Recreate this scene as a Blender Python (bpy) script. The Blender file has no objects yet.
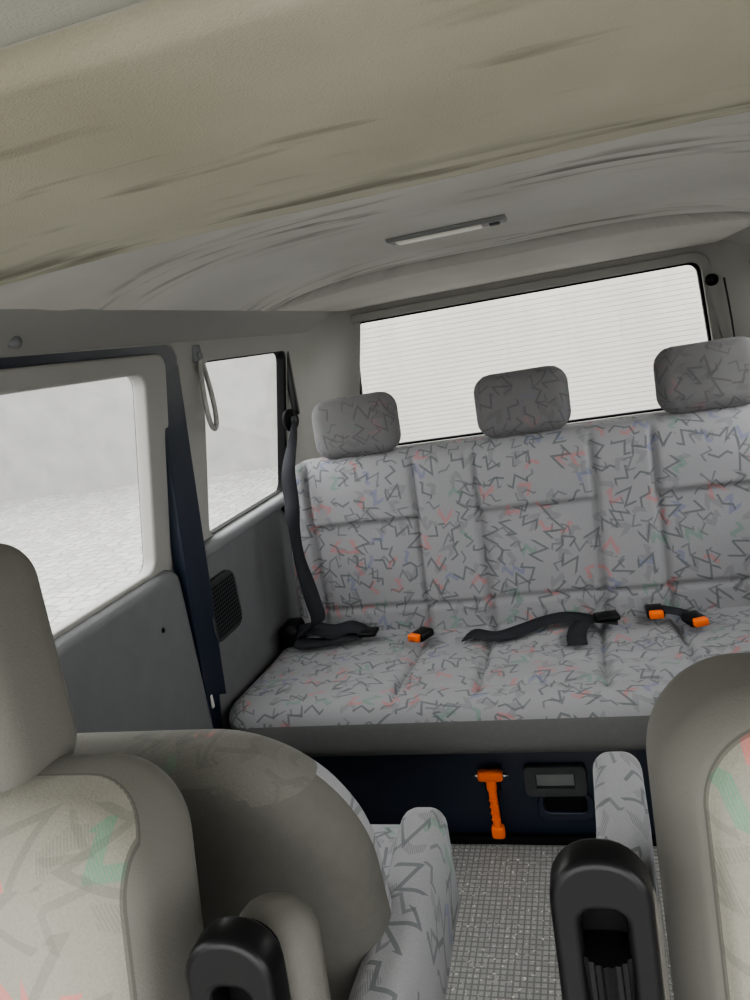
import bpy, bmesh, math, random
from mathutils import Vector, Matrix
random.seed(4)
S=bpy.context.scene
col=S.collection
try:
    S.view_settings.view_transform='AgX'
    S.view_settings.look='AgX - Medium High Contrast'
except Exception: pass

# ------------------------------------------------------------ materials
def newmat(name):
    m=bpy.data.materials.new(name); m.use_nodes=True
    nt=m.node_tree; b=nt.nodes['Principled BSDF']
    return m,nt,b
def srgb(r,g,b):
    f=lambda c:((c/255+0.055)/1.055)**2.4 if c/255>0.04045 else c/255/12.92
    return (f(r),f(g),f(b),1)
def plain(name,c,rough=.6,var=.12,scale=30,bump=.1,bscale=400,metal=0,spec=.3):
    m,nt,b=newmat(name); N=nt.nodes; L=nt.links
    tc=N.new('ShaderNodeTexCoord')
    n=N.new('ShaderNodeTexNoise'); n.inputs['Scale'].default_value=scale; n.inputs['Detail'].default_value=4
    L.new(tc.outputs['Object'],n.inputs['Vector'])
    mx=N.new('ShaderNodeMix'); mx.data_type='RGBA'
    mx.inputs[6].default_value=tuple(x*(1-var) for x in c[:3])+(1,)
    mx.inputs[7].default_value=tuple(min(1,x*(1+var)) for x in c[:3])+(1,)
    L.new(n.outputs['Fac'],mx.inputs[0]); L.new(mx.outputs[2],b.inputs['Base Color'])
    n2=N.new('ShaderNodeTexNoise'); n2.inputs['Scale'].default_value=bscale
    L.new(tc.outputs['Object'],n2.inputs['Vector'])
    bp=N.new('ShaderNodeBump'); bp.inputs['Strength'].default_value=bump; bp.inputs['Distance'].default_value=.002
    L.new(n2.outputs['Fac'],bp.inputs['Height']); L.new(bp.outputs[0],b.inputs['Normal'])
    b.inputs['Roughness'].default_value=rough; b.inputs['Metallic'].default_value=metal
    b.inputs['Specular IOR Level'].default_value=spec
    return m
def math_(nt,op,a,bv=None,c=None):
    n=nt.nodes.new('ShaderNodeMath'); n.operation=op
    for i,x in enumerate((a,bv,c)):
        if x is None: continue
        if isinstance(x,(int,float)): n.inputs[i].default_value=x
        else: nt.links.new(x,n.inputs[i])
    return n.outputs[0]
def fabric(name,base,stroke,k=1.0,sc=1.0,colk=.6,lim=(.24,.36,.47),grey=None):
    m,nt,b=newmat(name); N=nt.nodes; L=nt.links
    tc=N.new('ShaderNodeTexCoord'); P=tc.outputs['UV']; O=tc.outputs['Object']
    mt=lambda *a: math_(nt,*a)
    def noise(scale,det=2,off=0):
        mp=N.new('ShaderNodeMapping'); mp.inputs['Location'].default_value=(off,off*1.3,off*.7)
        L.new(O,mp.inputs['Vector'])
        n=N.new('ShaderNodeTexNoise'); n.inputs['Scale'].default_value=scale; n.inputs['Detail'].default_value=det
        L.new(mp.outputs[0],n.inputs['Vector']); return n
    # random zig-zag motifs, one per voronoi cell
    def motif(scale,off,slope,per,halfw,halflen):
        mp=N.new('ShaderNodeMapping'); mp.inputs['Location'].default_value=(off,off*.6,0)
        mp.inputs['Scale'].default_value=(scale,scale,1); L.new(P,mp.inputs['Vector'])
        v=N.new('ShaderNodeTexVoronoi'); v.voronoi_dimensions='2D'; v.inputs['Scale'].default_value=1; v.inputs['Randomness'].default_value=.85
        L.new(mp.outputs[0],v.inputs['Vector'])
        d=N.new('ShaderNodeVectorMath'); d.operation='SUBTRACT'; L.new(mp.outputs[0],d.inputs[0]); L.new(v.outputs['Position'],d.inputs[1])
        s=N.new('ShaderNodeSeparateColor'); L.new(v.outputs['Color'],s.inputs[0])
        r=N.new('ShaderNodeVectorRotate'); r.rotation_type='Z_AXIS'; L.new(d.outputs[0],r.inputs['Vector'])
        L.new(mt('MULTIPLY',s.outputs[0],12.566),r.inputs['Angle'])
        sp=N.new('ShaderNodeSeparateXYZ'); L.new(r.outputs[0],sp.inputs[0])
        x,y=sp.outputs[0],sp.outputs[1]
        ph=mt('MULTIPLY_ADD',s.outputs[1],.7,5.0)
        tri=mt('PINGPONG',mt('ADD',x,ph),per)
        sl=mt('MULTIPLY_ADD',s.outputs[2],slope,.35)
        yy=mt('MULTIPLY',mt('SUBTRACT',tri,per/2),sl)
        dd=mt('ABSOLUTE',mt('SUBTRACT',y,yy))
        ww=mt('MULTIPLY',mt('SQRT',mt('MULTIPLY_ADD',sl,sl,1)),halfw)
        f=mt('MULTIPLY',mt('LESS_THAN',dd,ww),mt('LESS_THAN',mt('ABSOLUTE',x),halflen))
        return f,s
    def mix(fac,a,bb,mul=1.0):
        mx=N.new('ShaderNodeMix'); mx.data_type='RGBA'
        if mul!=1.0: fac=mt('MULTIPLY',fac,mul)
        L.new(fac,mx.inputs[0])
        if isinstance(a,tuple): mx.inputs[6].default_value=a
        else: L.new(a,mx.inputs[6])
        if isinstance(bb,tuple): mx.inputs[7].default_value=bb
        else: L.new(bb,mx.inputs[7])
        return mx.outputs[2]
    f1,s1=motif(15.5*sc,1.3,2.0,.34,.044,.46)
    f2,s2=motif(20*sc,7.9,1.6,.36,.048,.40)
    f3,s3=motif(16*sc,15.2,1.5,.30,.11,.30)
    f4,s4=motif(16*sc,23.7,1.8,.30,.080,.34)
    sep=N.new('ShaderNodeSeparateXYZ'); L.new(P,sep.inputs[0])
    hs=mt('GREATER_THAN',mt('SINE',mt('MULTIPLY',mt('ADD',sep.outputs[0],mt('MULTIPLY',sep.outputs[1],.35)),2300*min(1,sc+.2))),-.2)
    fine=noise(500,2,0)
    c=mix(fine.outputs['Fac'],tuple(x*.84 for x in base[:3])+(1,),tuple(x*1.16 for x in base[:3])+(1,))
    c=mix(mt('MULTIPLY',f3,mt('MULTIPLY',hs,mt('GREATER_THAN',s3.outputs[1],.35))),c,tuple(x*.66 for x in base[:3])+(1,),.8*k)
    hs2=mt('MULTIPLY_ADD',hs,.5,.5)
    def rng(ch,a,bb): return mt('MULTIPLY',mt('GREATER_THAN',ch,a),mt('LESS_THAN',ch,bb))
    for a,bb,cc in ((.0,lim[0],srgb(198,96,96)),(lim[0],lim[1],srgb(75,135,108)),(lim[1],lim[2],srgb(88,98,150))):
        g=mt('MULTIPLY',mt('MULTIPLY',f4,rng(s4.outputs[1],a,bb)),hs2)
        c=mix(g,c,cc,colk)
    c=mix(mt('MULTIPLY',f2,mt('GREATER_THAN',s2.outputs[1],.45)),c,stroke,.6*k)
    c=mix(mt('MULTIPLY',f1,mt('GREATER_THAN',s1.outputs[1],.15)),c,stroke,.75*k)
    if grey:
        at=N.new('ShaderNodeAttribute'); at.attribute_name='pm'
        edge=mt('ABSOLUTE',at.outputs['Fac'])
        c=mix(mt('GREATER_THAN',at.outputs['Fac'],0.0),grey,c)
        c=mix(mt('LESS_THAN',edge,.0015),c,tuple(x*.5 for x in grey[:3])+(1,),.6)
    L.new(c,b.inputs['Base Color'])
    b.inputs['Roughness'].default_value=.95; b.inputs['Specular IOR Level'].default_value=.1
    b.inputs['Sheen Weight'].default_value=.1
    bp=N.new('ShaderNodeBump'); bp.inputs['Strength'].default_value=.25; bp.inputs['Distance'].default_value=.0015
    L.new(fine.outputs['Fac'],bp.inputs['Height'])
    bp2=N.new('ShaderNodeBump'); bp2.inputs['Strength'].default_value=.2; bp2.inputs['Distance'].default_value=.02
    L.new(noise(9,2,8).outputs['Fac'],bp2.inputs['Height']); L.new(bp.outputs[0],bp2.inputs['Normal'])
    L.new(bp2.outputs[0],b.inputs['Normal'])
    return m

M={}
M['fab']=fabric('bench_fabric',srgb(144,144,147),srgb(98,101,104),1,1.06,.42)
M['fabh']=fabric('headrest_fabric',srgb(110,109,110),srgb(78,78,80),.6,1.0,.1)
M['fabf']=fabric('front_seat_fabric',srgb(130,128,119),srgb(94,97,90),.45,.8,.55,(.45,.66,.72),srgb(100,99,94))
M['fabm']=fabric('middle_seat_trim_fabric',srgb(106,105,100),srgb(88,90,86),.5,.9,.25,(.30,.46,.52))
M['grey']=plain('seat_plain_cloth',srgb(99,98,94),.95,.1,60,.3,700,spec=.1)
M['greyd']=plain('seat_side_cloth_dark',srgb(104,104,104),.95,.1,60,.3,700,spec=.1)
M['black']=plain('black_plastic',srgb(20,20,22),.35,.1,40,.05,600,spec=.25)
M['blackm']=plain('black_matte',srgb(14,14,16),.7,.1,spec=.15)
M['belt']=plain('belt_webbing',srgb(50,51,55),.8,.15,200,.3,900,spec=.15)
M['navy']=plain('navy_paint',srgb(24,34,50),.4,.15,10,.03,200,spec=.5)
M['trimL']=plain('light_trim_plastic',srgb(150,149,145),.6,.04,8,.15,700)
M['trimM']=plain('mid_trim_plastic',srgb(122,124,126),.75,.05,8,.3,600)
M['panel']=plain('door_panel_cloth',srgb(110,111,112),.9,.08,20,.4,500,spec=.1)
M['headc']=plain('cab_headliner',srgb(176,175,167),.9,.04,4,.3,500,spec=.05)
M['orange']=plain('orange_plastic',srgb(250,115,35),.4,.05)
M['metal']=plain('chrome',srgb(170,170,170),.25,.05,metal=1)
M['lamp']=plain('lamp_lens',srgb(215,213,205),.3,.02)
M['gdk']=plain('dark_grey_plastic',srgb(62,64,66),.55,.08)
M['gry']=plain('grey_plastic',srgb(120,122,122),.5,.05)

def ceilingmat(name,c1,c2,stain,dirt_shade=()):
    m=plain(name,c1,.95,.05,4,.4,600,spec=.05)
    nt=m.node_tree;N=nt.nodes;L=nt.links;b=N['Principled BSDF']
    tc=N.new('ShaderNodeTexCoord')
    def nz(sc,st,off):
        mp=N.new('ShaderNodeMapping'); mp.inputs['Scale'].default_value=st; mp.inputs['Location'].default_value=(off,off,0)
        L.new(tc.outputs['Object'],mp.inputs['Vector'])
        n=N.new('ShaderNodeTexNoise'); n.inputs['Scale'].default_value=sc; n.inputs['Detail'].default_value=6
        L.new(mp.outputs[0],n.inputs['Vector']); return n.outputs['Fac']
    def ramp(fac,a,bb,v,v0=0):
        r=N.new('ShaderNodeValToRGB'); r.color_ramp.elements[0].position=a; r.color_ramp.elements[1].position=bb
        r.color_ramp.elements[0].color=(v0,)*3+(1,); r.color_ramp.elements[1].color=(v,)*3+(1,)
        L.new(fac,r.inputs[0]); return r.outputs[0]
    src=b.inputs['Base Color'].links[0].from_socket
    def mix(f,src,cc):
        mx=N.new('ShaderNodeMix'); mx.data_type='RGBA'
        L.new(f,mx.inputs[0]); L.new(src,mx.inputs[6]); mx.inputs[7].default_value=cc
        return mx.outputs[2]
    src=mix(ramp(nz(2.6,(1.3,1.0,1),0),.42,.75,stain),src,c2)
    sp=N.new('ShaderNodeSeparateXYZ'); L.new(tc.outputs['Object'],sp.inputs[0])
    for y0,wd,cv,vmin,pa in dirt_shade:
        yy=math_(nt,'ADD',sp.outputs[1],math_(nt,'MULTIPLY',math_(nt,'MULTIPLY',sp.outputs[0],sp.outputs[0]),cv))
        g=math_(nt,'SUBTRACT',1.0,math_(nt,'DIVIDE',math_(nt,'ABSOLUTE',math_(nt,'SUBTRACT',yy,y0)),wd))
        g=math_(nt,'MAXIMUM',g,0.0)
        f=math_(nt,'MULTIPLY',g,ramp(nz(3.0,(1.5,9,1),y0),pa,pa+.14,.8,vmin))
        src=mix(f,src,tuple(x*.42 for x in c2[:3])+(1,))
    L.new(src,b.inputs['Base Color'])
    return m
M['head']=ceilingmat('headliner_grey',srgb(202,200,195),srgb(172,169,162),.5,((.90,.10,.25,.3,.5),(2.17,.045,.55,.55,.5),(1.22,.16,.15,0,.54),(2.0,.16,.4,0,.52)))  # narrowest band is the rear rib's shaded edge painted into the colour; others are smudges
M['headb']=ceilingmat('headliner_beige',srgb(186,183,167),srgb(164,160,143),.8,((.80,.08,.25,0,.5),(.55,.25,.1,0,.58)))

def floormat():
    m,nt,b=newmat('studded_floor_mat');N=nt.nodes;L=nt.links
    tc=N.new('ShaderNodeTexCoord')
    br=N.new('ShaderNodeTexBrick'); br.offset=0; br.inputs['Scale'].default_value=1
    br.inputs['Brick Width'].default_value=.013; br.inputs['Row Height'].default_value=.013
    br.inputs['Mortar Size'].default_value=.0020; br.inputs['Mortar Smooth'].default_value=.3
    br.inputs['Color1'].default_value=srgb(186,186,183); br.inputs['Color2'].default_value=srgb(170,170,168)
    br.inputs['Mortar'].default_value=srgb(138,138,136)
    L.new(tc.outputs['Object'],br.inputs['Vector'])
    n=N.new('ShaderNodeTexNoise'); n.inputs['Scale'].default_value=120; n.inputs['Detail'].default_value=3
    L.new(tc.outputs['Object'],n.inputs['Vector'])
    r=N.new('ShaderNodeValToRGB'); r.color_ramp.elements[0].position=.62; r.color_ramp.elements[1].position=.68
    L.new(n.outputs['Fac'],r.inputs[0])
    mx=N.new('ShaderNodeMix'); mx.data_type='RGBA'
    L.new(r.outputs[0],mx.inputs[0]); L.new(br.outputs['Color'],mx.inputs[6]); mx.inputs[7].default_value=srgb(240,237,230)
    L.new(mx.outputs[2],b.inputs['Base Color'])
    bp=N.new('ShaderNodeBump'); bp.inputs['Strength'].default_value=.5; bp.inputs['Distance'].default_value=.002; bp.invert=True
    L.new(br.outputs['Fac'],bp.inputs['Height']); L.new(bp.outputs[0],b.inputs['Normal'])
    b.inputs['Roughness'].default_value=.45
    return m
M['floor']=floormat()
def pavemat():
    m,nt,b=newmat('cobble_pavement');N=nt.nodes;L=nt.links
    tc=N.new('ShaderNodeTexCoord')
    nd=N.new('ShaderNodeTexNoise'); nd.inputs['Scale'].default_value=3; L.new(tc.outputs['Object'],nd.inputs['Vector'])
    vm=N.new('ShaderNodeVectorMath'); vm.operation='MULTIPLY_ADD'; L.new(nd.outputs['Color'],vm.inputs[0]); vm.inputs[1].default_value=(.16,.16,0); L.new(tc.outputs['Object'],vm.inputs[2])
    v=N.new('ShaderNodeTexVoronoi'); v.feature='DISTANCE_TO_EDGE'; v.inputs['Scale'].default_value=6; v.inputs['Randomness'].default_value=.5; v.voronoi_dimensions='2D'
    L.new(vm.outputs[0],v.inputs['Vector'])
    v2=N.new('ShaderNodeTexVoronoi'); v2.inputs['Scale'].default_value=6; v2.inputs['Randomness'].default_value=.5; v2.voronoi_dimensions='2D'
    L.new(vm.outputs[0],v2.inputs['Vector'])
    s=N.new('ShaderNodeSeparateColor'); L.new(v2.outputs['Color'],s.inputs[0])
    a=N.new('ShaderNodeMix'); a.data_type='RGBA'; L.new(s.outputs[0],a.inputs[0]); a.inputs[6].default_value=(.20,.198,.188,1); a.inputs[7].default_value=(.28,.277,.265,1)
    e=math_(nt,'LESS_THAN',v.outputs['Distance'],.08)
    c=N.new('ShaderNodeMix'); c.data_type='RGBA'; L.new(e,c.inputs[0]); L.new(a.outputs[2],c.inputs[6]); c.inputs[7].default_value=(.15,.147,.138,1)
    L.new(c.outputs[2],b.inputs['Base Color']); b.inputs['Roughness'].default_value=.8
    return m
M['pave']=pavemat()
M['facade']=plain('rendered_facade',(.36,.35,.32,1),.9,.15,.8,.2,20)
M['facade2']=plain('grey_facade',(.225,.222,.213,1),.9,.22,2.5,.2,20)
def glassmat():
    m=bpy.data.materials.new('window_glass'); m.use_nodes=True; nt=m.node_tree; N=nt.nodes; L=nt.links
    for n in list(N): N.remove(n)
    o=N.new('ShaderNodeOutputMaterial'); t=N.new('ShaderNodeBsdfTransparent'); g=N.new('ShaderNodeBsdfGlossy')
    g.inputs['Roughness'].default_value=.05; t.inputs[0].default_value=(.97,.98,.98,1)
    mx=N.new('ShaderNodeMixShader'); mx.inputs[0].default_value=.04
    L.new(t.outputs[0],mx.inputs[1]); L.new(g.outputs[0],mx.inputs[2]); L.new(mx.outputs[0],o.inputs[0])
    return m
M['glass']=glassmat()

# ------------------------------------------------------------ helpers
def empty(name,loc=(0,0,0)):
    e=bpy.data.objects.new(name,None); e.empty_display_size=.05; col.objects.link(e); return e
def finish(name,me,mats,parent=None,smooth=True):
    for k in mats: me.materials.append(M[k])
    if smooth: me.polygons.foreach_set('use_smooth',[True]*len(me.polygons))
    me.update()
    o=bpy.data.objects.new(name,me); col.objects.link(o)
    if parent: o.parent=parent
    return o
def mesh(name,verts,faces,mats,fm=None,parent=None,smooth=True,uv=None,pm=None):
    me=bpy.data.meshes.new(name); me.from_pydata([tuple(v) for v in verts],[],faces)
    bm=bmesh.new(); bm.from_mesh(me); bmesh.ops.recalc_face_normals(bm,faces=bm.faces); bm.to_mesh(me); bm.free()
    if fm: me.polygons.foreach_set('material_index',fm)
    if uv:
        ul=me.uv_layers.new(name='UVMap')
        for lp in me.loops: ul.data[lp.index].uv=uv[lp.vertex_index]
    if pm:
        at=me.attributes.new('pm','FLOAT','POINT'); at.data.foreach_set('value',pm)
    return finish(name,me,mats,parent,smooth)
def grid_faces(nx,ny,off=0):
    return [(off+j*nx+i,off+j*nx+i+1,off+(j+1)*nx+i+1,off+(j+1)*nx+i) for j in range(ny-1) for i in range(nx-1)]
def pad(name,w,h,t,r,rc,xf,mats,matfn,relief=None,nx=40,nz=40,parent=None,brelief=None,pmf=None):
    def sp(n): 
        out=[]
        for i in range(n):
            s=-1+2*i/(n-1); a=abs(s); out.append(math.copysign(1-(1-a)**1.35,s))
        return out
    us=sp(nx); vs=sp(nz)
    ox,oy=random.uniform(0,20),random.uniform(0,20)
    V=[];info=[];UV=[]
    for side in (-1,1):
        for v in vs:
            z=v*h/2
            e=abs(z)-h/2+rc
            W=w/2-(rc-math.sqrt(max(rc*rc-e*e,0)) if e>0 else 0)
            for u in us:
                x=u*W
                qx=abs(x)-w/2+rc; qz=abs(z)-h/2+rc
                sd=math.hypot(max(qx,0),max(qz,0))+min(max(qx,qz),0)-rc
                d=min(max(-sd,0),r)
                y=t/2-r+math.sqrt(max(r*r-(r-d)**2,0))
                f=min(1,max(-sd,0)/r)
                gx,gz=(max(qx,0),max(qz,0)) if (qx>0 and qz>0) else ((1,0) if qx>qz else (0,1))
                gl=math.hypot(gx,gz) or 1
                out=(t/2-y) if side<0 else (t-r)
                UV.append((ox+x+math.copysign(gx/gl,x)*out*.7,oy+z+math.copysign(gz/gl,z)*out*.7))
                if side<0 and relief: y+=relief(x,z)*f
                if side>0 and brelief: y+=brelief(x,z)*f
                V.append(xf(x,side*y,z)); info.append((x,z,-sd,side))
    n=nx*nz
    F=grid_faces(nx,nz,0)+grid_faces(nx,nz,n)
    bnd=[i for i in range(nx)]+[j*nx+nx-1 for j in range(1,nz)]+[(nz-1)*nx+i for i in range(nx-2,-1,-1)]+[j*nx for j in range(nz-2,0,-1)]
    for a,b in zip(bnd,bnd[1:]+bnd[:1]): F.append((a,b,b+n,a+n))
    fm=[]
    for f in F:
        xs=[info[i] for i in f]
        sides=set(q[3] for q in xs)
        s=0 if len(sides)>1 else xs[0][3]
        fm.append(matfn(sum(q[0] for q in xs)/4,sum(q[1] for q in xs)/4,sum(q[2] for q in xs)/4,s))
    pm=[pmf(*q) for q in info] if pmf else None
    return mesh(name,V,F,mats,fm,parent,True,UV,pm)
def rrsd(x,z,hx,hz,rc):
    qx=abs(x)-hx+rc; qz=abs(z)-hz+rc
    return math.hypot(max(qx,0),max(qz,0))+min(max(qx,qz),0)-rc
def rbox(name,c,s,r,mat,parent=None,rot=None,seg=3,taper=None):
    bm=bmesh.new(); bmesh.ops.create_cube(bm,size=1)
    for v in bm.verts:
        v.co=Vector((v.co.x*s[0],v.co.y*s[1],v.co.z*s[2]))
        if taper and v.co.z>0: v.co.x*=taper; v.co.y*=taper
    if r>0: bmesh.ops.bevel(bm,geom=bm.edges[:],offset=r,segments=seg,profile=.5,affect='EDGES')
    mt=Matrix.Translation(c)
    if rot: mt=mt@rot
    bmesh.ops.transform(bm,matrix=mt,verts=bm.verts)
    me=bpy.data.meshes.new(name); bm.to_mesh(me); bm.free()
    return finish(name,me,[mat],parent,r>0)
def cyl(name,c,axis,rad,length,mat,parent=None,seg=32,r2=None,bev=.002):
    bm=bmesh.new(); bmesh.ops.create_cone(bm,cap_ends=True,segments=seg,radius1=rad,radius2=rad if r2 is None else r2,depth=length)
    if bev: bmesh.ops.bevel(bm,geom=[e for e in bm.edges if abs(e.verts[0].co.z-e.verts[1].co.z)<1e-6],offset=bev,segments=2,affect='EDGES')
    q=Vector((0,0,1)).rotation_difference(Vector(axis)).to_matrix().to_4x4()
    bmesh.ops.transform(bm,matrix=Matrix.Translation(c)@q,verts=bm.verts)
    me=bpy.data.meshes.new(name); bm.to_mesh(me); bm.free()
    return finish(name,me,[mat],parent)
def curve_to_mesh(cu,name):
    o=bpy.data.objects.new('tmp',cu); col.objects.link(o)
    dg=bpy.context.evaluated_depsgraph_get(); dg.update()
    me=bpy.data.meshes.new_from_object(o.evaluated_get(dg)); me.name=name
    bpy.data.objects.remove(o); return me
def tube(name,pts,rad,mat,parent=None,closed=False,smoothp=True):
    cu=bpy.data.curves.new(name,'CURVE'); cu.dimensions='3D'; cu.bevel_depth=rad; cu.bevel_resolution=3; cu.use_fill_caps=True
    sp=cu.splines.new('NURBS' if smoothp else 'POLY'); sp.points.add(len(pts)-1)
    for p,q in zip(sp.points,pts): p.co=(*q,1)
    if smoothp: sp.order_u=3; sp.use_endpoint_u=not closed; sp.resolution_u=8
    sp.use_cyclic_u=closed
    me=curve_to_mesh(cu,name); me.materials.clear()
    return finish(name,me,[mat],parent)
def rr(x0,x1,y0,y1,r,n=7):
    P=[]
    for cx,cy,a0 in ((x1-r,y1-r,0),(x0+r,y1-r,90),(x0+r,y0+r,180),(x1-r,y0+r,270)):
        for i in range(n+1):
            a=math.radians(a0+90*i/n); P.append((cx+r*math.cos(a),cy+r*math.sin(a)))
    return P
def trap(xb,xt,y0,y1,r,cx=0,n=7):
    P=rr(-1*xb,xb,y0,y1,r,n)
    return [(cx+p[0]*(1+(xt/xb-1)*(p[1]-y0)/(y1-y0)),p[1]) for p in P]
def plate(name,loops,ext,mat,fn,parent=None,bev=0):
    cu=bpy.data.curves.new(name,'CURVE'); cu.dimensions='2D'; cu.fill_mode='BOTH'; cu.extrude=ext
    if bev: cu.bevel_depth=bev; cu.bevel_resolution=2
    for lp in loops:
        sp=cu.splines.new('POLY'); sp.points.add(len(lp)-1)
        for p,q in zip(sp.points,lp): p.co=(q[0],q[1],0,1)
        sp.use_cyclic_u=True
    me=curve_to_mesh(cu,name); me.materials.clear()
    for v in me.vertices: v.co=Vector(fn(*v.co))
    bm=bmesh.new(); bm.from_mesh(me); bmesh.ops.remove_doubles(bm,verts=bm.verts,dist=1e-5); bmesh.ops.recalc_face_normals(bm,faces=bm.faces); bm.to_mesh(me); bm.free()
    return finish(name,me,[mat],parent,False)
def ribbon(name,pts,dirs,w,mat,parent=None,sub=6):
    def cr(p0,p1,p2,p3,t): return .5*((2*p1)+(-p0+p2)*t+(2*p0-5*p1+4*p2-p3)*t*t+(-p0+3*p1-3*p2+p3)*t**3)
    P=[Vector(p) for p in pts]; D=[Vector(d).normalized() for d in dirs]
    PP=[P[0]]+P+[P[-1]]; DD=[D[0]]+D+[D[-1]]
    V=[];
    for i in range(1,len(P)):
        for k in range(sub+(1 if i==len(P)-1 else 0)):
            t=k/sub
            p=cr(PP[i-1],PP[i],PP[i+1],PP[i+2],t); d=cr(DD[i-1],DD[i],DD[i+1],DD[i+2],t).normalized()
            V+= [p-d*w/2,p,p+d*w/2]
    n=len(V)//3
    F=[]
    for j in range(n-1):
        for i in range(2): F.append((j*3+i,j*3+i+1,j*3+i+4,j*3+i+3))
    o=mesh(name,V,F,[mat],None,parent)
    md=o.modifiers.new('s','SOLIDIFY'); md.thickness=.0022; md.offset=0
    return o
def groove(x,z,ax,az,bx,bz,depth,wd):
    dx,dz=bx-ax,bz-az; t=max(0,min(1,((x-ax)*dx+(z-az)*dz)/(dx*dx+dz*dz)))
    d2=(x-ax-t*dx)**2+(z-az-t*dz)**2
    return -depth*math.exp(-d2/(wd*wd))
def sstep(a,b,x):
    t=max(0,min(1,(x-a)/(b-a))); return t*t*(3-2*t)

# ------------------------------------------------------------ room shell
YF,YR=-.35,2.72
rbox('floor',(0,(YF+YR)/2+.05,-.02),(1.72,YR-YF+.1,.04),0,'floor')
def wallx(z): return .80-.19*(z-.78)
for sx,side in ((-1,'left'),(1,'right')):
    def up(a,b,c,sx=sx): return (sx*(wallx(b)+c),a,b)
    def upin(off):
        return lambda a,b,c,sx=sx: (sx*(wallx(b)+c-off),a,b)
    def low(off):
        return lambda a,b,c,sx=sx: (sx*(.80+c-off),a,b)
    W=empty('wall_'+side)
    plate('upper_panel',[rr(YF,YR,.76,1.30,.005),rr(.42,1.572,.765,1.287,.05),rr(1.70,2.27,.812,1.242,.03),rr(-.25,.34,.80,1.24,.05)],.012,'trimL',up,W)
    plate('lower_panel',[rr(YF,YR,0.0,.785,.004),rr(.42,1.572,.02,.78,.03)],.012,'panel',low(0),W)
    def qx(x,y,z,sx=sx): return (sx*(.785+y*1.0),2.10+x,.44+z)
    pad('quarter_trim',1.17,.74,.05,.02,.03,qx,['panel','trimM'],lambda x,z,d,s:0,nx=20,nz=20,parent=W)
    rbox('armrest_ledge',(sx*.772,2.00,.795),(.05,.84,.03),.012,'trimM',W)
    rbox('ledge_recess',(sx*.755,2.17,.775),(.03,.07,.022),.008,'blackm',W)
    D=empty('door_1' if sx<0 else 'door_2')
    plate('door_seal',[rr(.415,1.575,.02,1.292,.05),rr(.50,1.485,.05,1.255,.04)],.012,'navy',
          (lambda a,b,c,sx=sx:(sx*((wallx(b) if b>.78 else .80)+c+.004),a,b)),D,.004)
    plate('door_skin',[rr(.43,1.56,.03,.80,.01)],.004,'navy',low(-.022),D)
    plate('door_frame',[rr(.49,1.497,.77,1.264,.03),rr(.62,1.42,.812,1.238,.035)],.010,'trimL',upin(.008),D,.006)
    plate('door_gasket',[rr(.612,1.428,.804,1.246,.038),rr(.622,1.418,.814,1.236,.034)],.012,'blackm',upin(.004),D,.001)
    plate('door_pane',[rr(.60,1.44,.79,1.25,.038)],.002,'glass',upin(-.008),D)
    def dx(x,y,z,sx=sx): return (sx*(.780+y),.985+x,.43+z)
    pad('door_trim_panel',1.00,.76,.06,.025,.04,dx,['panel'],lambda x,z,d,s:0,relief=None,nx=40,nz=30,parent=D)
    rbox('door_latch',(sx*.768,1.505,.46),(.02,.012,.035),.004,'lamp',D)
    cyl('door_lock_pin',(sx*.752,1.36,.70),(1,0,0),.006,.01,'blackm',D,16)
    G=plate('window_%d'%(1 if sx<0 else 2),[rr(1.68,2.28,.802,1.252,.034)],.002,'glass',upin(-.012))
    plate('gasket',[rr(1.692,2.278,.804,1.25,.034),rr(1.702,2.255,.814,1.24,.03)],.012,'blackm',upin(-.004),G,.001)
    plate('window_%d'%(3 if sx<0 else 4),[rr(-.26,.35,.79,1.25,.05)],.002,'glass',upin(-.012))
    V=[];prof=[]
    for i in range(9):
        a=i/8; 
        x=.712-.125*a; z=1.268+.085*math.sin(a*math.pi/2)
        prof.append((x,z))
    ys=[YF+(YR-YF)*j/20 for j in range(21)]
    for y in ys:
        for x,z in prof: V.append((sx*x,y,z))
    T=mesh('trim_%d'%(1 if sx<0 else 2),V,grid_faces(9,21),['trimL'])
    V=[]
    for j in range(12):
        z=.60+.76*j/11
        for i in range(13):
            a=math.pi/2*i/12
            xx=wallx(max(z,.78))-.012; 
            y0=2.44+.235*math.sin(a)
            x0=xx-.13*(a/(math.pi/2))**1.6
            V.append((sx*x0,y0,z))
    mesh('trim_%d'%(3 if sx<0 else 4),V,grid_faces(13,12),['trimL'])

def rw(a,b,c): return (a,2.70-(b-1.3)*.10+c,b)
plate('wall_rear',[rr(-.86,.86,0,1.43,.01),trap(.615,.572,.84,1.30,.035,-.02)],.015,'trimL',rw,None)
plate('trim_5',[trap(.645,.60,.812,1.325,.05,-.02),trap(.622,.58,.835,1.305,.035,-.02)],.012,'trimL',lambda a,b,c:rw(a,b,c-.015),None,.005)
R=plate('window_5',[trap(.63,.587,.825,1.315,.035,-.02)],.002,'glass',lambda a,b,c:rw(a,b,c+.01))
plate('gasket',[trap(.62,.577,.836,1.304,.035,-.02),trap(.610,.568,.846,1.295,.03,-.02)],.012,'blackm',lambda a,b,c:rw(a,b,c-.006),R,.001)
V=[];F=[]
z=.86
while z<1.285:
    hw=.60-.042*(z-.84)/.46; y=2.70-(z-1.3)*.10+.005; k=len(V)
    V+=[(-.02-hw,y,z),(-.02+hw,y,z),(-.02+hw,y,z+.0011),(-.02-hw,y,z+.0011)]; F.append((k,k+1,k+2,k+3)); z+=.0165
mesh('heater_lines',V,F,['gry'],None,R,False)

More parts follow.
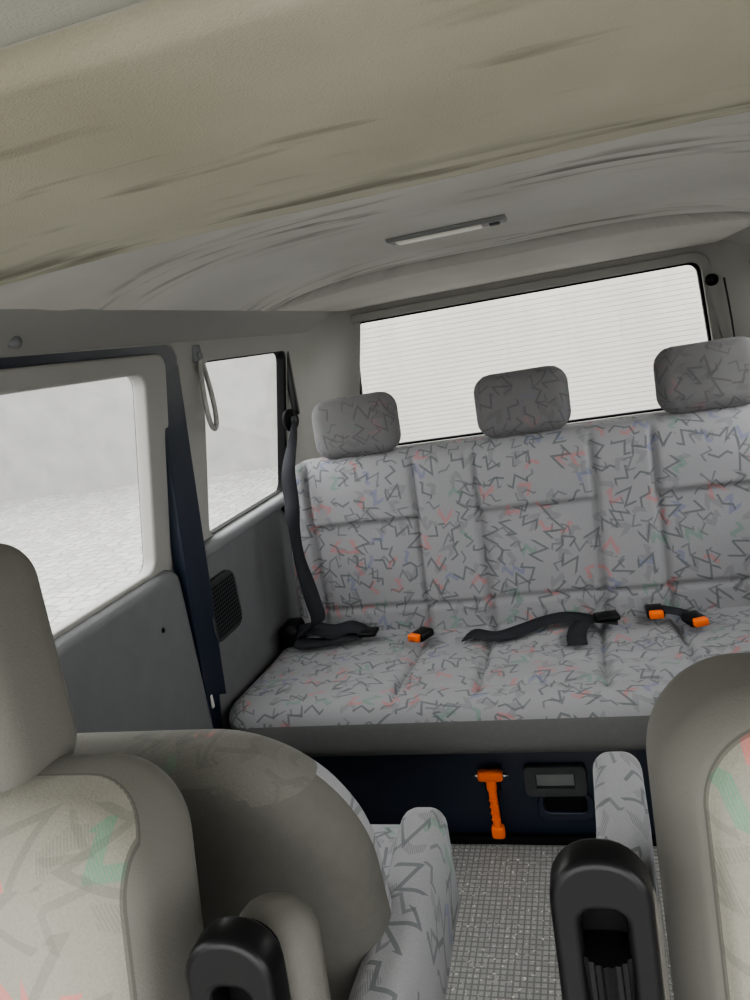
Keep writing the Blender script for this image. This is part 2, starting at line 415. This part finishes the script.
# ceiling
nx,ny=61,400
def edgey(x): return .835-.09*(abs(x)/.6)**2
def ceilz(x,y):
    e=abs(x)/.605
    fl=1-sstep(2.22,2.62,y)
    z=1.345+.065*(1-e**3.5)*(fl*.93+.07)
    k=1-e**6
    ye=edgey(x)
    z-=.036*(1-sstep(ye,ye+.05,y))*k
    z-=.010*(1-sstep(ye+.10,ye+.13,y))*k
    z+=.014*math.exp(-((y-.345)/.012)**2)*k
    yr=2.18-.20*e*e
    z-=.022*(sstep(yr,yr+.02,y))*fl*k
    z+=.010*math.exp(-((y-yr+.02)/.018)**2)*k
    z+=.0015*math.sin(3*x+40*y+2*math.sin(7*x))*math.exp(-((y-1.10)/.12)**2)
    z+=.0015*math.sin(5*x+50*y+3*math.sin(5*x))*math.exp(-((y-1.90)/.12)**2)
    return z
V=[];fm=[]
for j in range(ny):
    y=YF+(2.72-YF)*j/(ny-1)
    for i in range(nx):
        x=-.605+1.21*i/(nx-1)
        V.append((x,y,ceilz(x,y)))
F=grid_faces(nx,ny)
for f in F:
    x,y=V[f[0]][0],V[f[0]][1]; fm.append(2 if y<.345 else (1 if y<edgey(x)+.012 else 0))
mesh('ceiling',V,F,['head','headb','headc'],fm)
rbox('trim_6',(0,(YF+YR)/2,1.47),(1.5,YR-YF,.05),.02,'navy')

Lm=empty('ceiling_lamp')
lz=ceilz(-.06,1.57)
rbox('bezel',(-.065,1.57,lz-.003),(.235,.058,.012),.005,'gry',Lm)
rbox('lens',(-.08,1.57,lz-.008),(.17,.042,.008),.003,'lamp',Lm)
rbox('switch',(.03,1.57,lz-.009),(.02,.02,.008),.002,'gdk',Lm)

# ------------------------------------------------------------ rear bench
B=empty('rear_bench_seat')
def bx(x,y,z): return (x,2.06+.18*z+y,.63+z)
def brel(x,z):
    r=0; zz=z+.63
    for c in (-.47,.01,.47):
        ins=sstep(c-.162,c-.145,x)*(1-sstep(c+.145,c+.162,x))*(1-sstep(.715,.735,zz))
        r-=.016*ins
        r+=groove(x,zz,c-.15,.728,c+.15,.728,.012,.008)
        for s in (-1,1):
            r+=groove(x,zz,c+s*.155,.91,c+s*.155,.40,.018,.008)
        r+=.006*math.exp(-((x-c)/.09)**2-((zz-.61)/.08)**2)
    r+=groove(x,zz,-.66,.49,.66,.49,.012,.007)
    r+=.008*math.exp(-((zz-.82)/.055)**2)
    return r
pad('backrest',1.42,.57,.14,.045,.07,bx,['fab','greyd'],lambda x,z,d,s:1 if s>0 else 0,brel,300,120,B)
def cx_(x,y,z): return (x,1.755+z,.357-y*1.0+(.012*sstep(.1,-.25,z)))
def crel(x,z):
    r=0
    for c in (-.33,-.14,.14,.33):
        r+=groove(x,z,c,-.20,c*.97,.25,.014,.009)
    r+=groove(x,z,-.70,-.05,.70,-.05,.010,.009)
    r+=groove(x,z,-.68,-.17,.68,-.17,.007,.009)
    for c in (-.5,0,.5): r+=.006*math.exp(-((x-c)/.12)**2-((z)/.15)**2)
    return r
pad('cushion',1.51,.545,.135,.05,.09,cx_,['fab','greyd'],lambda x,z,d,s:0 if (s<0 and d>.0015) else 1,crel,240,90,B)
rbox('base_box',(0,1.86,.145),(1.30,.46,.285),.006,'navy',B)
rbox('base_top_rail',(0,1.618,.272),(1.30,.02,.02),.006,'navy',B)
rbox('base_foot_rail',(0,1.622,.012),(1.30,.02,.022),.005,'blackm',B)
for c in (-.47,0,.465):
    def hx(x,y,z,c=c): return (c+x,2.10+y+.06*z,.998+z)
    pad('headrest',.25,.170,.095,.040,.048,hx,['fabh'],lambda x,z,d,s:0,lambda x,z:.006*math.exp(-(x/.06)**2),30,24,B)
    for s in (-1,1): cyl('headrest_post',(c+s*.05,2.115,.91),(0,0,1),.006,.08,'metal',B,16,bev=0)
rbox('recliner_cover',(-.715,1.94,.44),(.06,.10,.08),.018,'black',B)
def H_(n,l,e,mt_,dy,bv): return plate(n,l,e,mt_,lambda a,b,c:(a,dy+c,b),HD,bv)
HD=empty('storage_handle'); 
H_('bezel',[rr(-.068,.068,.135,.205,.01),rr(-.046,.046,.150,.192,.006)],.006,'gdk',1.618,.003)
rbox('inset',(0,1.624,.171),(.10,.004,.045),.001,'gry',HD)
H_('pocket_rim',[rr(-.045,.078,.070,.133,.022),rr(-.036,.068,.085,.133,.016)],.005,'navy',1.622,.003)
rbox('pocket_back',(.015,1.626,.108),(.10,.004,.05),.001,'blackm',HD)

E=empty('emergency_hammer')
ey=1.60
rbox('handle',(-.146,ey,.115),(.019,.018,.125),.006,'orange',E)
rbox('grip_end',(-.146,ey,.048),(.032,.022,.034),.008,'orange',E)
rbox('neck',(-.146,ey,.172),(.024,.020,.03),.006,'orange',E)
rbox('head',(-.146,ey,.196),(.060,.024,.026),.008,'orange',E)
cyl('tip',(-.112,ey,.196),(1,0,0),.008,.02,'metal',E,16,.002,bev=0)
cyl('tip',(-.180,ey,.196),(-1,0,0),.008,.02,'metal',E,16,.002,bev=0)
for k in range(4): rbox('grip_rib',(-.146,ey-.009,.085+.017*k),(.021,.004,.005),.0015,'orange',E)
rbox('bracket',(-.146,1.617,.17),(.04,.012,.05),.004,'black',E)

# ------------------------------------------------------------ belts
SB=empty('seat_belt')
cyl('anchor',(-.715,2.23,1.03),(1,-.3,0),.034,.022,'blackm',SB,bev=.005)
cyl('anchor_bolt',(-.703,2.226,1.03),(1,-.3,0),.012,.012,'gdk',SB)
rbox('guide_rail',(-.712,2.285,1.15),(.022,.022,.22),.006,'black',SB)
ribbon('webbing',[(-.705,2.235,1.03),(-.69,2.16,.985),(-.66,2.00,.91),(-.650,1.955,.83),(-.645,1.925,.76),(-.638,1.905,.67),(-.615,1.885,.56),(-.61,1.88,.50),(-.665,1.88,.465),(-.675,1.86,.45),(-.61,1.86,.445),(-.54,1.87,.452),(-.49,1.89,.444)],
       [(0,1,.3),(.3,1,.0),(.8,.6,.2),(1,.2,.2),(.5,1,0),(.4,1,0),(.8,.4,.2),(.9,.3,.2),(.4,.5,.4),(0,1,.4),(0,1,.2),(0,1,.3),(0,1,0)],.043,'belt',SB)
ribbon('webbing_slack',[(-.69,1.91,.46),(-.63,1.89,.475),(-.57,1.88,.465),(-.52,1.895,.47),(-.47,1.90,.447)],[(0,1,.6),(0,1,.5),(0,1,.8),(0,1,.5),(0,1,.1)],.046,'belt',SB)
rbox('tongue',(-.475,1.895,.452),(.05,.05,.012),.004,'black',SB)
LB=empty('seat_belt')
ribbon('webbing',[(-.205,1.85,.437),(-.175,1.86,.443),(-.12,1.835,.443),(-.06,1.86,.444),(0,1.905,.447),(.06,1.915,.45),(.13,1.895,.447),(.18,1.88,.444)],
       [(.2,1,0),(0,1,.1),(0,1,.1),(-.2,1,.3),(-.1,1,.2),(0,1,.2),(0,1,0),(0,1,0)],.047,'belt',LB)
ribbon('webbing_tail',[(.12,1.89,.451),(.09,1.85,.450),(.08,1.80,.447),(.082,1.75,.444)],[(1,-.3,0),(1,-.2,0),(1,0,0),(1,0,0)],.047,'belt',LB)
rbox('tongue',(.155,1.885,.457),(.06,.045,.012),.004,'black',LB,Matrix.Rotation(.2,4,'Z'))
for i,(x,y,a) in enumerate(((-.318,1.86,-.5),(.272,1.915,.05),(.355,1.85,.35))):
    K=empty('belt_buckle')
    rt=Matrix.Rotation(a,4,'Z')
    rbox('body',(x,y,.450),(.044,.056,.022),.007,'black',K,rt)
    off=rt@Vector((0,-.031,.002))
    rbox('release_button',(x+off.x,y+off.y,.453),(.034,.020,.019),.005,'orange',K,rt)
    if i==2:
        ribbon('stalk',[(x-.01,y+.02,.452),(x-.03,y+.04,.454),(x-.07,y+.06,.458)],[(.5,1,0)]*3,.04,'belt',K)

# ------------------------------------------------------------ front seats
def frontseat(cx,yt,arm_x,arm_y,arm_top,sgn,xp,zp,rc,padoff,paddrop,hx0):
    A=empty('front_seat')
    def fx(x,y,z): return (cx+x,yt+.20*(z-.31)+y,.62+z)
    def rel(x,z):
        r=.012*math.exp(-((abs(x)-.175)/.04)**2)-.012*math.exp(-(x/.13)**2-((z+.05)/.25)**2)
        sd=rrsd(x,z,xp,zp,.05)
        r-=.004*math.exp(-(sd/.004)**2)
        return r
    pad('backrest',.47,.62,.13,.042,rc,fx,['fabf'],lambda x,z,d,s:0,rel,120,140,A,None,
        lambda x,z,d,s:(-rrsd(x,z,xp,zp,.05) if s<0 else -.02))
    def hx(x,y,z): return (hx0+x*(1-.14*(z+.1)/.2),yt+.035+y+.12*z,1.004+z)
    pad('headrest',.285,.20,.10,.030,.036,hx,['fabf'],lambda x,z,d,s:0,None,60,40,A,None,
        lambda x,z,d,s:((.112-abs(x)) if s<0 else -.02))
    rbox('headrest_collar',(hx0+.01,yt+.006,.914),(.21,.05,.024),.008,'black',A)
    for s in (-1,1): cyl('headrest_post',(hx0+s*.06,yt+.03,.93),(0,0,1),.006,.08,'metal',A,16,bev=0)
    def qx(x,y,z): return (cx+x,yt-.30+z,.42-y)
    pad('seat_cushion',.48,.50,.15,.06,.08,qx,['fabf'],lambda x,z,d,s:0,None,24,24,A,None,lambda x,z,d,s:(d-.04 if s<0 else -.02))
    rbox('pedestal',(cx,yt-.28,.17),(.36,.40,.34),.02,'navy',A)
    def ax(x,y,z): return (arm_x+padoff+x,arm_y+.050+y+.10*(z-.17),arm_top-.17-paddrop+z)
    pad('armrest_pad',.064,.335,.055,.026,.030,ax,['grey'],lambda x,z,d,s:0,None,16,40,A)
    def rf(a,b,c): return (arm_x+a,arm_y+.004+.10*(b-.17)-c,arm_top-.17+b)
    plate('armrest_shell',[rr(-.026,.026,-.16,.168,.024),rr(-.0185,.0185,-.15,.145,.014)],.008,'black',lambda a,b,c:rf(a,b-.002,c),A,.005)
    plate('armrest_bowl',[rr(-.026,.026,-.158,.164,.022)],.003,'blackm',lambda a,b,c:rf(a,b,c-.014),A)
    bm=bmesh.new(); n=40
    ring=[]
    for sX in (-1,1):
        ring.append([bm.verts.new(((.0145+.0016*(k%2))*math.cos(2*math.pi*k/n),(.0145+.0016*(k%2))*math.sin(2*math.pi*k/n),sX*.030)) for k in range(n)])
    for k in range(n): bm.faces.new((ring[0][k],ring[0][(k+1)%n],ring[1][(k+1)%n],ring[1][k]))
    bm.faces.new(ring[0]); bm.faces.new(ring[1][::-1])
    me=bpy.data.meshes.new('w'); 
    bmesh.ops.transform(bm,matrix=Matrix.Translation((arm_x,arm_y-.006,arm_top-.092)),verts=bm.verts)
    bmesh.ops.recalc_face_normals(bm,faces=bm.faces)
    bm.to_mesh(me); bm.free(); finish('adjuster_wheel',me,['black'],A,False)
    cyl('armrest_pivot',(arm_x+sgn*.04,arm_y+.05,arm_top-.30),(1,0,0),.03,.05,'black',A)
    return A
frontseat(-.410,.445,-.104,.375,.862,-1,.226,.34,.065,.006,.016,-.425)
frontseat(.405,.575,.129,.425,.886,1,.203,.297,.075,.004,.045,.42)

# ------------------------------------------------------------ rear facing middle seats
def midseat(cx,y0,arm_c,arm_y,arm_z,alen,s):
    A=empty('middle_seat')
    def fx(x,y,z): return (cx+x,y0-.12*(z-.25)+y,.585+z)
    pad('backrest',.54,.51,.11,.05,.165,fx,['grey','fabm','fab'],lambda x,z,d,sd:0 if (sd<0 and (d>.03 or z<.20)) else (1 if z>.20 else (0 if sd<=0 else 2)),None,50,60,A)
    def qx(x,y,z): return (cx+x,y0+.24+z,.375-y)
    pad('seat_cushion',.50,.42,.13,.05,.07,qx,['fab','grey'],lambda x,z,d,sd:0 if sd<=0 else 1,None,40,40,A)
    rbox('pedestal',(cx-s*(-.03),y0+.17,.16),(.36,.30,.32),.02,'navy',A)
    def ax(x,y,z): return (arm_c+x-.03*(z<0)*(-z)/.17*.5,arm_y+z,arm_z-.075-y+.12*(z))
    pad('armrest',.062,alen,.15,.022,.024,ax,['fab','grey'],lambda x,z,d,sd:0,None,20,40,A)
    return A
midseat(-.38,.66,-.102,.69,.603,.36,-1)
midseat(.46,.74,.144,.83,.630,.26,1)

# ------------------------------------------------------------ fittings
GS=empty('grab_strap')
rbox('mount',(-.700,1.665,1.262),(.02,.04,.04),.006,'trimM',GS)
rbox('mount_cap',(-.690,1.665,1.255),(.014,.02,.016),.004,'gry',GS)
pts=[]
for k in range(16):
    a=2*math.pi*k/16
    pts.append((-.692,1.672+.020*math.sin(a)*(1-.45*math.cos(a)),1.165+.085*math.cos(a)))
tube('loop',pts,.006,'trimL',GS,True)
for (x,y,z) in ((-.690,1.03,1.312),(.690,2.50,1.27)):
    C=empty('coat_hook')
    cyl('rosette',(x,y,z),(1,0,-.7 if x<0 else .7),.022,.012,'trimL',C)
    cyl('peg',(x*.98,y,z-.004),(1,0,-.2 if x<0 else .2),.009,.03,'gry',C)
cyl('trim_screw',(-.655,1.80,1.335),(1,0,-1),.008,.008,'gry')
SP=empty('speaker_grille')
plate('bezel',[rr(1.565,1.715,.578,.722,.03)],.006,'gdk',lambda a,b,c:(-.755+c,a,b),SP,.004)
V=[];F=[]
for j in range(13):
    for i in range(14):
        y=1.575+.0095*i; z=.588+.0098*j
        k=len(V); V+=[(-.7435,y,z),(-.7435,y+.006,z),(-.7435,y+.006,z+.006),(-.7435,y,z+.006)]; F.append((k,k+1,k+2,k+3))
mesh('perforations',V,F,['blackm'],None,SP,False)
RB=empty('seat_belt')
cyl('anchor',(.575,2.60,1.235),(.3,1,0),.018,.03,'black',RB)
ribbon('webbing',[(.60,2.55,1.235),(.612,2.54,1.1),(.62,2.52,.9),(.635,2.45,.5)],[(.25,1,0)]*4,.045,'belt',RB)

# ------------------------------------------------------------ outside
me=[(-40,-30,-.5),(40,-30,-.5),(40,50,-.5),(-40,50,-.5)]
mesh('pavement',me,[(0,1,2,3)],['pave'],None,None,False)
rbox('building_facade',(13,12,2),(34,.5,5),0,'facade')
rbox('building_facade',(-22,12.3,2),(36,.5,5),0,'facade2')
rbox('building_facade',(-20,-8,2),(.5,39,5),0,'facade2')

w=bpy.data.worlds.new('overcast'); S.world=w; w.use_nodes=True
bg=w.node_tree.nodes['Background']; bg.inputs[0].default_value=(1,.99,.97,1); bg.inputs[1].default_value=6.3

# ------------------------------------------------------------ camera
f=765.; p=math.atan(152/f); yaw=math.radians(16.0); roll=math.atan(.171)
r0=Vector((math.cos(yaw),math.sin(yaw),0))
Fw=Vector((-math.sin(yaw)*math.cos(p),math.cos(yaw)*math.cos(p),-math.sin(p)))
u0=r0.cross(Fw)
Rr=math.cos(roll)*r0-math.sin(roll)*u0
U=math.sin(roll)*r0+math.cos(roll)*u0
cam=bpy.data.cameras.new('cam'); co=bpy.data.objects.new('camera',cam); col.objects.link(co)
mt=Matrix(((Rr.x,U.x,-Fw.x,.15),(Rr.y,U.y,-Fw.y,0),(Rr.z,U.z,-Fw.z,1.21),(0,0,0,1)))
co.matrix_world=mt
cam.sensor_fit='VERTICAL'; cam.sensor_height=32; cam.sensor_width=24; cam.lens=f/1000*32; cam.clip_start=.02; cam.clip_end=500
S.camera=co
